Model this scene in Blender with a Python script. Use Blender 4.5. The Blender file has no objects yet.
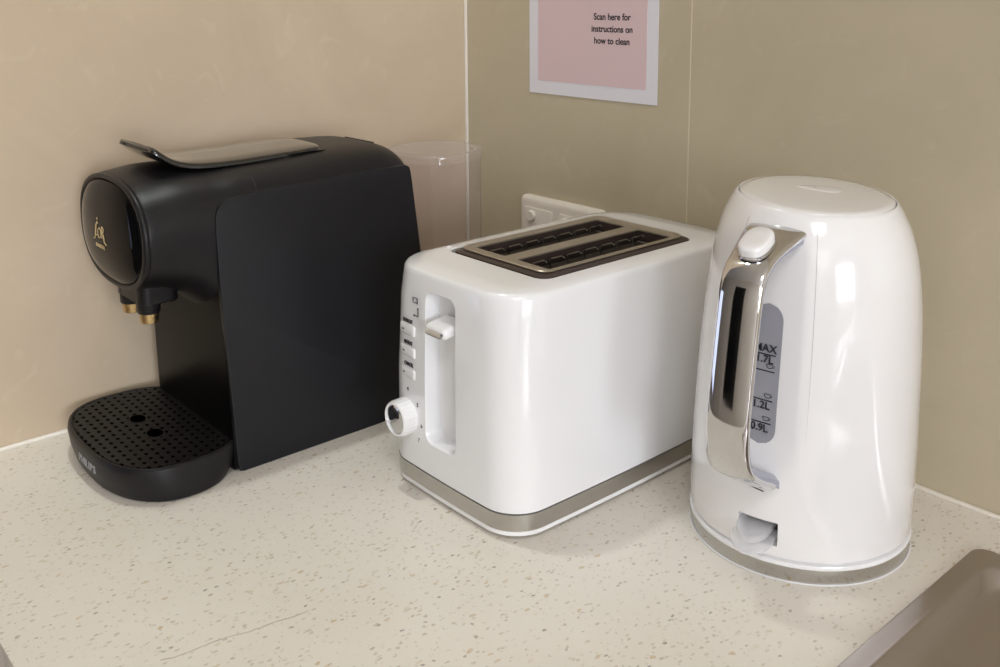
import bpy, bmesh, math, random
from mathutils import Vector, Matrix
from mathutils.geometry import tessellate_polygon
random.seed(7)
S = bpy.context.scene
COL = S.collection
PI = math.pi

# ------------------------------------------------------------------ helpers
def lin(c):
    return tuple(((v/255.0)/12.92 if v/255.0 <= .04045 else ((v/255.0+.055)/1.055)**2.4) for v in c)+(1.0,)

def mat(name, rgb, rough=.5, metal=0., coat=0., spec=.5, trans=0., ior=1.45, noise=None, bump=None, coat_rough=.03):
    m = bpy.data.materials.new(name); m.use_nodes = True
    nt = m.node_tree; b = nt.nodes['Principled BSDF']
    b.inputs['Base Color'].default_value = lin(rgb)
    b.inputs['Roughness'].default_value = rough
    b.inputs['Metallic'].default_value = metal
    b.inputs['Coat Weight'].default_value = coat
    b.inputs['Coat Roughness'].default_value = coat_rough
    b.inputs['Specular IOR Level'].default_value = spec
    b.inputs['Transmission Weight'].default_value = trans
    b.inputs['IOR'].default_value = ior
    tc = nt.nodes.new('ShaderNodeTexCoord')
    if noise:                                   # (scale, amount) mottles the roughness a little
        n = nt.nodes.new('ShaderNodeTexNoise'); n.inputs['Scale'].default_value = noise[0]
        nt.links.new(tc.outputs['Object'], n.inputs['Vector'])
        r = nt.nodes.new('ShaderNodeMapRange')
        r.inputs['To Min'].default_value = max(0, rough-noise[1]); r.inputs['To Max'].default_value = rough+noise[1]
        nt.links.new(n.outputs['Fac'], r.inputs['Value']); nt.links.new(r.outputs['Result'], b.inputs['Roughness'])
    if bump:                                    # (scale, strength, stretch z)
        n2 = nt.nodes.new('ShaderNodeTexNoise'); n2.inputs['Scale'].default_value = bump[0]
        mp = nt.nodes.new('ShaderNodeMapping'); mp.inputs['Scale'].default_value = (1, 1, bump[2])
        nt.links.new(tc.outputs['Object'], mp.inputs['Vector']); nt.links.new(mp.outputs['Vector'], n2.inputs['Vector'])
        bp = nt.nodes.new('ShaderNodeBump'); bp.inputs['Strength'].default_value = bump[1]; bp.inputs['Distance'].default_value = .001
        nt.links.new(n2.outputs['Fac'], bp.inputs['Height']); nt.links.new(bp.outputs['Normal'], b.inputs['Normal'])
        if coat: nt.links.new(bp.outputs['Normal'], b.inputs['Coat Normal'])
    return m

def link_mesh(name, bm, m, parent=None, smooth=35, bevel=None):
    bmesh.ops.remove_doubles(bm, verts=bm.verts, dist=1e-6)
    bmesh.ops.recalc_face_normals(bm, faces=bm.faces)
    me = bpy.data.meshes.new(name); bm.to_mesh(me); bm.free()
    o = bpy.data.objects.new(name, me); COL.objects.link(o)
    if isinstance(m, (list, tuple)):
        for q in m: me.materials.append(q)
    elif m: me.materials.append(m)
    if bevel:
        md = o.modifiers.new('bevel', 'BEVEL'); md.width = bevel[0]; md.segments = bevel[1]
        md.limit_method = 'ANGLE'; md.angle_limit = math.radians(bevel[2] if len(bevel) > 2 else 40)
        bake(o)
    for f in me.polygons: f.use_smooth = True
    o.data.set_sharp_from_angle(angle=math.radians(smooth))
    if parent: o.parent = parent
    return o

def bake(o):
    dg = bpy.context.evaluated_depsgraph_get(); dg.update()
    me = bpy.data.meshes.new_from_object(o.evaluated_get(dg))
    o.modifiers.clear(); old = o.data; o.data = me; me.name = old.name+'_m'
    for f in me.polygons: f.use_smooth = True
    return o

def cut(o, bm, smooth=35):
    c = link_mesh('tool', bm, None)
    md = o.modifiers.new('cut', 'BOOLEAN'); md.operation = 'DIFFERENCE'; md.solver = 'EXACT'; md.object = c
    bake(o); bpy.data.objects.remove(c)
    for f in o.data.polygons: f.use_smooth = True
    o.data.set_sharp_from_angle(angle=math.radians(smooth))

def thing(name, label, cat, loc=(0, 0, 0), group=None):
    o = bpy.data.objects.new(name, None); COL.objects.link(o); o.location = loc
    o.empty_display_size = .02
    o['label'] = label; o['category'] = cat
    if group: o['group'] = group
    return o

def tag(o, label, cat, group=None, kind=None):
    o['label'] = label; o['category'] = cat
    if group: o['group'] = group
    if kind: o['kind'] = kind
    return o

def structure(o):
    o['kind'] = 'structure'; return o

def box(bm, x0, x1, y0, y1, z0, z1):
    v = [bm.verts.new((x, y, z)) for x in (x0, x1) for y in (y0, y1) for z in (z0, z1)]
    for q in ((0, 1, 3, 2), (4, 6, 7, 5), (0, 4, 5, 1), (2, 3, 7, 6), (0, 2, 6, 4), (1, 5, 7, 3)):
        bm.faces.new([v[i] for i in q])

def rrect(x0, x1, y0, y1, r, n=8):
    """rounded rectangle outline, counter clockwise"""
    pts = []
    for cx, cy, a in ((x1-r, y1-r, 0), (x0+r, y1-r, 90), (x0+r, y0+r, 180), (x1-r, y0+r, 270)):
        for i in range(n+1):
            t = math.radians(a+90*i/n); pts.append((cx+r*math.cos(t), cy+r*math.sin(t)))
    return pts

def spow(v, p): return math.copysign(abs(v)**p, v)

def superell(cx, cy, a, b, n=2.6, N=64, n2=None):
    out = []
    for i in range(N):
        t = 2*PI*i/N; c, s = math.cos(t), math.sin(t)
        nn = n if (n2 is None or s >= 0) else n2
        out.append((cx+a*spow(c, 2/nn), cy+b*spow(s, 2/nn)))
    return out

def loft(bm, rings, cap0=True, cap1=True, mi=0, closed=False):
    """rings: lists of 3-D points with equal counts"""
    R = [[bm.verts.new(p) for p in ring] for ring in rings]
    n = len(R[0])
    pairs = list(zip(R[:-1], R[1:]))
    if closed: pairs.append((R[-1], R[0]))
    for a, b in pairs:
        for i in range(n):
            f = bm.faces.new((a[i], a[(i+1) % n], b[(i+1) % n], b[i])); f.material_index = mi
    if not closed:
        if cap0: bm.faces.new(list(reversed(R[0]))).material_index = mi
        if cap1: bm.faces.new(R[-1]).material_index = mi
    return R

def lathe(bm, prof, cx=0, cy=0, N=96, cap0=False, cap1=False):
    rings = [[(cx+r*math.cos(2*PI*i/N), cy+r*math.sin(2*PI*i/N), z) for i in range(N)] for r, z in prof]
    loft(bm, rings, cap0, cap1)

def holed(bm, outer, holes, z0, z1):
    """flat plate with holes: top at z1, bottom at z0 and all side walls"""
    loops = [outer]+[list(reversed(h)) for h in holes]
    tris = tessellate_polygon([[Vector((x, y, 0)) for x, y in l] for l in loops])
    flat = [p for l in loops for p in l]
    top = [bm.verts.new((x, y, z1)) for x, y in flat]; bot = [bm.verts.new((x, y, z0)) for x, y in flat]
    for t in tris:
        try:
            bm.faces.new([top[i] for i in t]); bm.faces.new([bot[i] for i in reversed(t)])
        except ValueError: pass
    k = 0
    for l in loops:
        n = len(l)
        for i in range(n):
            a, b = k+i, k+(i+1) % n
            bm.faces.new((top[a], bot[a], bot[b], top[b]))
        k += n

def tube(bm, pts, r, n=8, cap=True):
    pts = [Vector(p) for p in pts]; rings = []
    up = Vector((0, 0, 1))
    for i, p in enumerate(pts):
        d = (pts[min(i+1, len(pts)-1)]-pts[max(i-1, 0)]).normalized()
        s = d.cross(up) if abs(d.dot(up)) < .95 else d.cross(Vector((1, 0, 0)))
        s.normalize(); u = s.cross(d)
        rr = r[i] if isinstance(r, (list, tuple)) else r
        rings.append([tuple(p+s*rr*math.cos(2*PI*k/n)+u*rr*math.sin(2*PI*k/n)) for k in range(n)])
    loft(bm, rings, cap, cap)

def text(name, body, size, m, parent, origin, xdir, ydir, depth=.0002, align='CENTER', shear=0., off=0., sx=1.):
    cu = bpy.data.curves.new(name, 'FONT'); cu.body = body; cu.size = size; cu.align_x = align; cu.align_y = 'CENTER'
    cu.shear = shear; cu.offset = off; cu.extrude = depth; cu.space_line = 1.
    t = bpy.data.objects.new('t', cu); COL.objects.link(t)
    dg = bpy.context.evaluated_depsgraph_get(); dg.update()
    me = bpy.data.meshes.new_from_object(t.evaluated_get(dg))
    bpy.data.objects.remove(t)
    X = Vector(xdir).normalized(); Y = Vector(ydir).normalized(); Z = X.cross(Y)
    M = Matrix((X, Y, Z)).transposed()
    o0 = Vector(origin)
    for v in me.vertices: v.co = o0+M @ Vector((v.co.x*sx, v.co.y, v.co.z))
    me.name = name; me.materials.clear(); me.materials.append(m)
    o = bpy.data.objects.new(name, me); COL.objects.link(o)
    if parent: o.parent = parent
    return o

def interp(tab, z):
    if z <= tab[0][0]: return tab[0][1]
    for (a, ra), (b, rb) in zip(tab, tab[1:]):
        if z <= b:
            t = (z-a)/(b-a); return ra+(rb-ra)*t
    return tab[-1][1]

def catmull(pts, k=6):
    out = []
    P = [pts[0]]+list(pts)+[pts[-1]]
    for i in range(1, len(P)-2):
        for j in range(k):
            t = j/k
            out.append(tuple(.5*((2*b)+(-a+c)*t+(2*a-5*b+4*c-d)*t*t+(-a+3*b-3*c+d)*t**3)
                             for a, b, c, d in zip(P[i-1], P[i], P[i+1], P[i+2])))
    out.append(tuple(pts[-1])); return out

# ------------------------------------------------------------------ materials
def wall_mat(name, c1, c2, c3):
    m = bpy.data.materials.new(name); m.use_nodes = True; nt = m.node_tree; b = nt.nodes['Principled BSDF']
    tc = nt.nodes.new('ShaderNodeTexCoord')
    n1 = nt.nodes.new('ShaderNodeTexNoise'); n1.inputs['Scale'].default_value = 5.5; n1.inputs['Detail'].default_value = 6; n1.inputs['Roughness'].default_value = .62; n1.inputs['Distortion'].default_value = .8
    n2 = nt.nodes.new('ShaderNodeTexNoise'); n2.inputs['Scale'].default_value = 26; n2.inputs['Detail'].default_value = 5; n2.inputs['Distortion'].default_value = 1.2
    for n in (n1, n2): nt.links.new(tc.outputs['Object'], n.inputs['Vector'])
    r1 = nt.nodes.new('ShaderNodeValToRGB'); r1.color_ramp.elements[0].position = .34; r1.color_ramp.elements[1].position = .68
    r1.color_ramp.elements[0].color = lin(c1); r1.color_ramp.elements[1].color = lin(c2)
    r2 = nt.nodes.new('ShaderNodeValToRGB'); r2.color_ramp.elements[0].position = .60; r2.color_ramp.elements[1].position = .80
    r2.color_ramp.elements[0].color = (0, 0, 0, 1); r2.color_ramp.elements[1].color = (.5, .5, .5, 1)
    mx = nt.nodes.new('ShaderNodeMix'); mx.data_type = 'RGBA'
    mx.inputs[7].default_value = lin(c3)
    nt.links.new(n1.outputs['Fac'], r1.inputs['Fac']); nt.links.new(n2.outputs['Fac'], r2.inputs['Fac'])
    nt.links.new(r1.outputs['Color'], mx.inputs[6]); nt.links.new(r2.outputs['Color'], mx.inputs[0])
    nt.links.new(mx.outputs[2], b.inputs['Base Color'])
    b.inputs['Roughness'].default_value = .42; b.inputs['Specular IOR Level'].default_value = .35
    return m

M_wall = wall_mat('tile_beige', (195, 177, 153), (205, 187, 163), (215, 200, 178))
M_wall2 = wall_mat('tile_khaki', (184, 173, 149), (193, 181, 157), (204, 193, 171))
M_paint = mat('painted_wall', (214, 208, 198), .8, noise=(8, .05))
M_grey = mat('passage_paint', (92, 88, 84), .8, noise=(8, .05))
M_reflpanel = mat('dark_reflection_panel', (26, 26, 28), .2, noise=(8, .05))  # dark tone for the added panel that the kettle handle mirrors
M_ceil = mat('ceiling_paint', (238, 236, 232), .9, noise=(8, .05))
M_floor = mat('floor_board', (150, 128, 104), .5, noise=(5, .1))
M_seal = mat('white_sealant', (236, 230, 220), .35, noise=(60, .05))
M_grout = mat('pale_grout', (206, 194, 172), .7, noise=(60, .05))
M_white = mat('white_gloss_plastic', (233, 232, 233), .22, coat=.6, noise=(30, .03))
M_whitek = mat('white_kettle_plastic', (234, 232, 232), .16, coat=.8, noise=(30, .02), bump=(26, .10, .25))
M_whitet = mat('white_toaster_plastic', (231, 231, 233), .20, coat=.7, noise=(30, .02), bump=(34, .03, .22))
M_white2 = mat('white_satin_plastic', (226, 225, 225), .35, noise=(30, .03))
M_black = mat('black_satin_plastic', (24, 23, 25), .40, spec=.35, noise=(60, .04))
M_panel = mat('charcoal_matt_plastic', (26, 26, 30), .44, spec=.34, noise=(80, .05))
M_glossblk = mat('black_gloss_plastic', (7, 7, 8), .34, spec=.12, noise=(20, .02))
M_lens = mat('black_glass', (6, 6, 8), .05, spec=.12, noise=(20, .01))
M_lever = mat('black_polished_lid', (26, 25, 25), .16, coat=.9, noise=(20, .03))
M_dark = mat('cavity_dark', (46, 41, 37), .55, noise=(40, .1))
M_chrome = mat('polished_chrome', (214, 214, 216), .06, metal=1., noise=(15, .02))
M_steel = mat('brushed_steel', (190, 188, 184), .22, metal=1., noise=(90, .06))
M_plate = mat('satin_metal_plate', (170, 161, 146), .34, metal=.75, noise=(90, .05))
M_skirt = mat('dark_brown_skirt', (58, 48, 44), .35, noise=(40, .05))
M_sink = mat('sink_steel', (180, 172, 167), .31, metal=1., noise=(25, .015))
M_wire = mat('guide_wire', (150, 146, 140), .3, metal=1., noise=(50, .05))
M_heater = mat('heater_card', (84, 76, 68), .5, noise=(80, .1))
M_gold = mat('brass_gold', (206, 180, 132), .28, metal=1., noise=(50, .05))
M_goldtxt = mat('gold_lettering', (214, 190, 142), .45, metal=.1, noise=(50, .05))
M_greytxt = mat('grey_lettering', (150, 150, 152), .4, noise=(50, .05))
M_ink = mat('dark_ink', (40, 40, 44), .6, noise=(50, .05))
M_lav = mat('lavender_grey_plastic', (150, 152, 166), .3, coat=.3, noise=(40, .04))
M_gauge = mat('smoky_gauge', (150, 150, 157), .15, coat=.6, noise=(40, .04))
M_paper = mat('white_paper', (222, 220, 228), .45, noise=(40, .05))
M_pink = mat('pink_print', (214, 190, 194), .45, noise=(40, .05))
M_cab = mat('cabinet_laminate', (222, 214, 202), .45, noise=(20, .05))
M_outlet = mat('outlet_plastic', (222, 214, 204), .35, noise=(40, .04))
M_seam = mat('seam_shadow', (176, 174, 175), .6, noise=(40, .05))

def clear_mat(name, tint, gl=.9, milky=0.):
    m = bpy.data.materials.new(name); m.use_nodes = True; nt = m.node_tree
    for n in list(nt.nodes): nt.nodes.remove(n)
    out = nt.nodes.new('ShaderNodeOutputMaterial'); tr = nt.nodes.new('ShaderNodeBsdfTransparent'); gs = nt.nodes.new('ShaderNodeBsdfGlossy')
    tr.inputs['Color'].default_value = tint
    gs.inputs['Roughness'].default_value = .05
    lw = nt.nodes.new('ShaderNodeLayerWeight'); lw.inputs['Blend'].default_value = .5
    pw = nt.nodes.new('ShaderNodeMath'); pw.operation = 'POWER'; pw.inputs[1].default_value = 4.5; nt.links.new(lw.outputs['Facing'], pw.inputs[0])
    fr = nt.nodes.new('ShaderNodeMath'); fr.operation = 'MULTIPLY_ADD'; fr.inputs[1].default_value = .75; fr.inputs[2].default_value = .045; nt.links.new(pw.outputs[0], fr.inputs[0])
    ml = nt.nodes.new('ShaderNodeMath'); ml.operation = 'MULTIPLY'; ml.inputs[1].default_value = gl
    mx = nt.nodes.new('ShaderNodeMixShader')
    nt.links.new(fr.outputs[0], ml.inputs[0]); nt.links.new(ml.outputs[0], mx.inputs[0])
    nt.links.new(tr.outputs[0], mx.inputs[1]); nt.links.new(gs.outputs[0], mx.inputs[2])
    last = mx
    if milky:
        df = nt.nodes.new('ShaderNodeBsdfDiffuse'); df.inputs['Color'].default_value = (.85, .85, .88, 1)
        nz = nt.nodes.new('ShaderNodeTexNoise'); nz.inputs['Scale'].default_value = 120
        mr = nt.nodes.new('ShaderNodeMapRange'); mr.inputs['To Min'].default_value = milky*.6; mr.inputs['To Max'].default_value = milky*1.4
        nt.links.new(nz.outputs['Fac'], mr.inputs['Value'])
        m2 = nt.nodes.new('ShaderNodeMixShader'); nt.links.new(mr.outputs[0], m2.inputs[0])
        nt.links.new(mx.outputs[0], m2.inputs[1]); nt.links.new(df.outputs[0], m2.inputs[2]); last = m2
    nt.links.new(last.outputs[0], out.inputs['Surface'])
    return m
M_clear = clear_mat('clear_tank_plastic', (.93, .895, .89, 1), .9, .05)
M_clearrim = clear_mat('clear_tank_lid', (.96, .94, .94, 1), 1., .09)
M_cleartab = clear_mat('clear_tab_plastic', (.97, .97, .97, 1), 1., .30)

def counter_mat():
    m = bpy.data.materials.new('speckled_stone'); m.use_nodes = True; nt = m.node_tree; b = nt.nodes['Principled BSDF']
    N = nt.nodes.new; L = nt.links.new
    tc = N('ShaderNodeTexCoord')
    base = N('ShaderNodeTexNoise'); base.inputs['Scale'].default_value = 7; base.inputs['Detail'].default_value = 5
    L(tc.outputs['Object'], base.inputs['Vector'])
    rb = N('ShaderNodeValToRGB'); rb.color_ramp.elements[0].position = .3; rb.color_ramp.elements[1].position = .7
    rb.color_ramp.elements[0].color = lin((224, 217, 206)); rb.color_ramp.elements[1].color = lin((231, 225, 215))
    L(base.outputs['Fac'], rb.inputs['Fac'])
    cur = rb.outputs['Color']
    for k, (scale, thr, size, col, amt) in enumerate(((330, .84, .30, (158, 140, 108), .50), (430, .86, .30, (150, 142, 122), .36), (190, .925, .24, (192, 164, 110), .65), (520, .75, .34, (234, 228, 216), .5), (320, .955, .26, (96, 84, 68), .65))):
        mp = N('ShaderNodeMapping'); mp.inputs['Scale'].default_value = (1, .55, .55) if k % 2 == 0 else (.65, 1, .6)
        mp.inputs['Rotation'].default_value = (0, 0, .6+k*.9); mp.inputs['Location'].default_value = (k*3.1, k*1.7, 0)
        wn = N('ShaderNodeTexNoise'); wn.inputs['Scale'].default_value = scale*1.2
        L(tc.outputs['Object'], wn.inputs['Vector'])
        sc = N('ShaderNodeVectorMath'); sc.operation = 'SCALE'; sc.inputs['Scale'].default_value = .006*150/scale
        L(wn.outputs['Color'], sc.inputs[0])
        ad = N('ShaderNodeVectorMath'); L(tc.outputs['Object'], ad.inputs[0]); L(sc.outputs[0], ad.inputs[1])
        L(ad.outputs[0], mp.inputs['Vector'])
        vo = N('ShaderNodeTexVoronoi'); vo.inputs['Scale'].default_value = scale; vo.voronoi_dimensions = '2D'
        L(mp.outputs['Vector'], vo.inputs['Vector'])
        sp = N('ShaderNodeSeparateColor'); L(vo.outputs['Color'], sp.inputs[0])
        g = N('ShaderNodeMath'); g.operation = 'GREATER_THAN'; g.inputs[1].default_value = thr; L(sp.outputs[0], g.inputs[0])
        l = N('ShaderNodeMapRange'); l.inputs['From Min'].default_value = size*1.25; l.inputs['From Max'].default_value = size*.8; L(vo.outputs['Distance'], l.inputs['Value'])
        mu = N('ShaderNodeMath'); mu.operation = 'MULTIPLY'; L(g.outputs[0], mu.inputs[0]); L(l.outputs[0], mu.inputs[1])
        m2 = N('ShaderNodeMath'); m2.operation = 'MULTIPLY'; m2.inputs[1].default_value = amt; L(mu.outputs[0], m2.inputs[0])
        m3 = N('ShaderNodeMath'); m3.operation = 'MULTIPLY'; L(m2.outputs[0], m3.inputs[0]); L(sp.outputs[1], m3.inputs[1])
        mx = N('ShaderNodeMix'); mx.data_type = 'RGBA'; mx.inputs[7].default_value = lin(col)
        L(m3.outputs[0], mx.inputs[0]); L(cur, mx.inputs[6]); cur = mx.outputs[2]
    # hairline crack between (.373,-.556) and (.392,-.461)
    A, B = Vector((.373, -.556, 0)), Vector((.3915, -.462, 0)); d = (B-A); Ln = d.length; d.normalize(); nrm = Vector((-d.y, d.x, 0))
    wob = N('ShaderNodeTexNoise'); wob.inputs['Scale'].default_value = 45; wob.inputs['Detail'].default_value = 4; L(tc.outputs['Object'], wob.inputs['Vector'])
    s1 = N('ShaderNodeVectorMath'); s1.operation = 'SUBTRACT'; s1.inputs[1].default_value = A; L(tc.outputs['Object'], s1.inputs[0])
    dn = N('ShaderNodeVectorMath'); dn.operation = 'DOT_PRODUCT'; dn.inputs[1].default_value = nrm; L(s1.outputs[0], dn.inputs[0])
    dt = N('ShaderNodeVectorMath'); dt.operation = 'DOT_PRODUCT'; dt.inputs[1].default_value = d; L(s1.outputs[0], dt.inputs[0])
    wv = N('ShaderNodeMath'); wv.operation = 'MULTIPLY_ADD'; wv.inputs[1].default_value = .009; wv.inputs[2].default_value = -.0045; L(wob.outputs['Fac'], wv.inputs[0])
    sm = N('ShaderNodeMath'); sm.operation = 'ADD'; L(dn.outputs['Value'], sm.inputs[0]); L(wv.outputs[0], sm.inputs[1])
    ab = N('ShaderNodeMath'); ab.operation = 'ABSOLUTE'; L(sm.outputs[0], ab.inputs[0])
    mr = N('ShaderNodeMapRange'); mr.inputs['From Min'].default_value = .0007; mr.inputs['From Max'].default_value = .0003; L(ab.outputs[0], mr.inputs['Value'])
    g1 = N('ShaderNodeMath'); g1.operation = 'GREATER_THAN'; g1.inputs[1].default_value = 0; L(dt.outputs['Value'], g1.inputs[0])
    g2 = N('ShaderNodeMath'); g2.operation = 'LESS_THAN'; g2.inputs[1].default_value = Ln; L(dt.outputs['Value'], g2.inputs[0])
    p1 = N('ShaderNodeMath'); p1.operation = 'MULTIPLY'; L(g1.outputs[0], p1.inputs[0]); L(g2.outputs[0], p1.inputs[1])
    p2 = N('ShaderNodeMath'); p2.operation = 'MULTIPLY'; L(p1.outputs[0], p2.inputs[0]); L(mr.outputs[0], p2.inputs[1])
    p3 = N('ShaderNodeMath'); p3.operation = 'MULTIPLY'; p3.inputs[1].default_value = .5; L(p2.outputs[0], p3.inputs[0])
    mx = N('ShaderNodeMix'); mx.data_type = 'RGBA'; mx.inputs[7].default_value = lin((128, 104, 74))
    L(p3.outputs[0], mx.inputs[0]); L(cur, mx.inputs[6])
    L(mx.outputs[2], b.inputs['Base Color'])
    b.inputs['Roughness'].default_value = .38; b.inputs['Specular IOR Level'].default_value = .4
    return m
M_counter = counter_mat()

def grid_mat():
    """drip grid: staggered rows of small tear-drop holes"""
    m = bpy.data.materials.new('perforated_black'); m.use_nodes = True; nt = m.node_tree; b = nt.nodes['Principled BSDF']
    N = nt.nodes.new; L = nt.links.new
    tc = N('ShaderNodeTexCoord'); sep = N('ShaderNodeSeparateXYZ'); L(tc.outputs['Object'], sep.inputs[0])
    def mth(op, a, bb=None, c=None):
        n = N('ShaderNodeMath'); n.operation = op
        for i, v in enumerate((a, bb, c)):
            if v is None: continue
            if isinstance(v, (int, float)): n.inputs[i].default_value = v
            else: L(v, n.inputs[i])
        return n.outputs[0]
    px, py = .0098, .0074
    row = mth('FLOOR', mth('DIVIDE', sep.outputs[1], py))
    sh = mth('MULTIPLY', mth('MODULO', mth('ABSOLUTE', row), 2), .5)
    u = mth('SUBTRACT', mth('FRACT', mth('ADD', mth('DIVIDE', sep.outputs[0], px), mth('ADD', sh, 50))), .5)
    v = mth('SUBTRACT', mth('FRACT', mth('ADD', mth('DIVIDE', sep.outputs[1], py), 50)), .5)
    u2 = mth('MULTIPLY', u, px/.0024); v2 = mth('MULTIPLY', v, py/.0015)
    dd = mth('SQRT', mth('ADD', mth('MULTIPLY', u2, u2), mth('MULTIPLY', v2, v2)))
    mr = N('ShaderNodeMapRange'); mr.inputs['From Min'].default_value = .8; mr.inputs['From Max'].default_value = 1.15; L(dd, mr.inputs['Value'])
    mx = N('ShaderNodeMix'); mx.data_type = 'RGBA'; mx.inputs[6].default_value = (.001, .001, .001, 1); mx.inputs[7].default_value = lin((25, 24, 24))
    L(mr.outputs[0], mx.inputs[0]); L(mx.outputs[2], b.inputs['Base Color'])
    bp = N('ShaderNodeBump'); bp.inputs['Distance'].default_value = .001; bp.inputs['Strength'].default_value = .9; L(mr.outputs[0], bp.inputs['Height']); L(bp.outputs[0], b.inputs['Normal'])
    rr = N('ShaderNodeMapRange'); rr.inputs['To Min'].default_value = .9; rr.inputs['To Max'].default_value = .45; L(mr.outputs[0], rr.inputs['Value']); L(rr.outputs[0], b.inputs['Roughness'])
    sp = N('ShaderNodeMapRange'); sp.inputs['To Min'].default_value = 0.; sp.inputs['To Max'].default_value = .25; L(mr.outputs[0], sp.inputs['Value']); L(sp.outputs[0], b.inputs['Specular IOR Level'])
    return m
M_grid = grid_mat()

def emit(name, rgb, s):
    m = bpy.data.materials.new(name); m.use_nodes = True; nt = m.node_tree
    for n in list(nt.nodes): nt.nodes.remove(n)
    o = nt.nodes.new('ShaderNodeOutputMaterial'); e = nt.nodes.new('ShaderNodeEmission')
    e.inputs['Color'].default_value = lin(rgb); e.inputs['Strength'].default_value = s
    nt.links.new(e.outputs[0], o.inputs['Surface']); return m

# ------------------------------------------------------------------ room shell
RX, RY, ZF, ZC = 3.4, -2.5, -.9, 1.55
def slab(name, m, *b):
    bm = bmesh.new(); box(bm, *b); return structure(link_mesh(name, bm, m))
XL = -2.6
slab('floor', M_floor, XL-.1, RX+.1, RY-.1, .1, ZF-.1, ZF)
slab('ceiling', M_ceil, XL-.1, RX+.1, RY-.1, .1, ZC, ZC+.1)
slab('wall_left', M_wall, -.1, 0, -.66, .1, ZF, ZC)
slab('wall_back', M_wall2, 0, RX+.1, 0, .1, ZF, ZC)
slab('wall_passage', M_grey, XL, -.1, -.66, -.56, ZF, ZC)
slab('wall_far', M_grey, XL-.1, XL, RY-.1, -.56, ZF, ZC)
bm = bmesh.new()                                    # front wall with a gap for the added reflection door and a window opening
for q in ((XL, -2.4, ZF, ZC), (-2.4, -1.45, ZF, -.55), (-2.4, -1.45, .55, ZC), (-1.45, -.45, ZF, ZC), (-.45, .45, 1.15, ZC), (.45, RX+.1, ZF, ZC)): box(bm, q[0], q[1], RY-.1, RY, q[2], q[3])
structure(link_mesh('wall_front', bm, M_paint))
bm = bmesh.new(); box(bm, -.45, .45, RY-.06, RY-.02, ZF, 1.15); d1 = structure(link_mesh('reflection_door', bm, M_paint))  # unseen, added behind the camera for the chrome handle to reflect
bm = bmesh.new(); box(bm, -.33, .33, RY-.0195, RY-.0150, -.30, 1.05); link_mesh('reflection_panel', bm, M_reflpanel, d1)  # dark shape in that reflection, standing in for an oven
bm = bmesh.new()
for a in ((-2.4, -2.36, -.55, .55), (-1.49, -1.45, -.55, .55), (-2.4, -1.45, -.55, -.51), (-2.4, -1.45, .51, .55), (-1.95, -1.91, -.55, .55)): box(bm, a[0], a[1], RY-.06, RY-.02, a[2], a[3])
win2 = structure(link_mesh('window_2', bm, M_paint))
bm = bmesh.new(); box(bm, -2.4, -1.45, RY-.075, RY-.07, -.55, .55)
link_mesh('window_pane', bm, emit('dusk_pane', (196, 206, 238), 1.8), win2)
bm = bmesh.new()                                    # right wall with the window opening
WY0, WY1, WZ0, WZ1 = -1.95, -.85, .02, 1.05
box(bm, RX, RX+.1, RY, WY0, ZF, ZC); box(bm, RX, RX+.1, WY1, 0, ZF, ZC)
box(bm, RX, RX+.1, WY0, WY1, ZF, WZ0); box(bm, RX, RX+.1, WY0, WY1, WZ1, ZC)
structure(link_mesh('wall_right', bm, M_paint))
bm = bmesh.new()
for a in ((WY0, WY0+.05, WZ0, WZ1), (WY1-.05, WY1, WZ0, WZ1), (WY0, WY1, WZ0, WZ0+.05), (WY0, WY1, WZ1-.05, WZ1), (-1.43, -1.37, WZ0, WZ1)):
    box(bm, RX+.01, RX+.06, *a)
win = structure(link_mesh('window_1', bm, M_paint))
bm = bmesh.new(); box(bm, RX+.065, RX+.07, WY0, WY1, WZ0, WZ1)
link_mesh('window_pane', bm, emit('daylight_pane', (236, 242, 255), 7.0), win)
# sealant beads and the tile joint
bm = bmesh.new()
box(bm, 0, .0035, -.0035, 0, 0, ZC); structure(link_mesh('trim_1', bm, M_seal, bevel=(.001, 2)))
bm = bmesh.new(); box(bm, 0, .0035, -.63, -.0035, 0, .0035); structure(link_mesh('trim_2', bm, M_seal, bevel=(.001, 2)))
bm = bmesh.new(); box(bm, .0035, 2.4, -.0035, 0, 0, .0035); structure(link_mesh('trim_3', bm, M_seal, bevel=(.001, 2)))
bm = bmesh.new(); box(bm, .3390, .3404, -.0003, 0, 0, ZC); structure(link_mesh('trim_4', bm, M_grout))

# ------------------------------------------------------------------ counter, cabinet, sink
SX0, SX1, SY0, SY1 = .6560, 1.42, -.53, -.0540        # outer edge of the sink rim
bm = bmesh.new()
for z in (-.032, 0):
    O = [bm.verts.new((x, y, z)) for x, y in ((0, -.626), (2.4, -.626), (2.4, 0), (0, 0))]
    I = [bm.verts.new((x, y, z)) for x, y in ((SX0+.006, SY0+.006), (SX1-.006, SY0+.006), (SX1-.006, SY1-.006), (SX0+.006, SY1-.006))]
    for k in range(4): bm.faces.new((O[k], O[(k+1) % 4], I[(k+1) % 4], I[k]))
    if z == -.032: O0, I0 = O, I
for A_, B_ in ((O0, O), (I0, I)):
    for k in range(4): bm.faces.new((A_[k], A_[(k+1) % 4], B_[(k+1) % 4], B_[k]))
ct = link_mesh('countertop', bm, M_counter)
tag(ct, 'cream speckled stone countertop running under the appliances to the sink', 'countertop')
cab = thing('base_cabinet', 'pale laminate base cabinet under the speckled countertop', 'cabinet', (1.2, -.3, -.9))
def rel(o, p):                                        # meshes are written in world space; take the parent's place back out
    o.parent = p; o.matrix_parent_inverse = Matrix.Translation(-p.location); return o
bm = bmesh.new(); box(bm, .002, 2.4, -.58, -.002, -.80, -.0325); box(bm, .002, 2.4, -.53, -.002, -.90, -.80)
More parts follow.
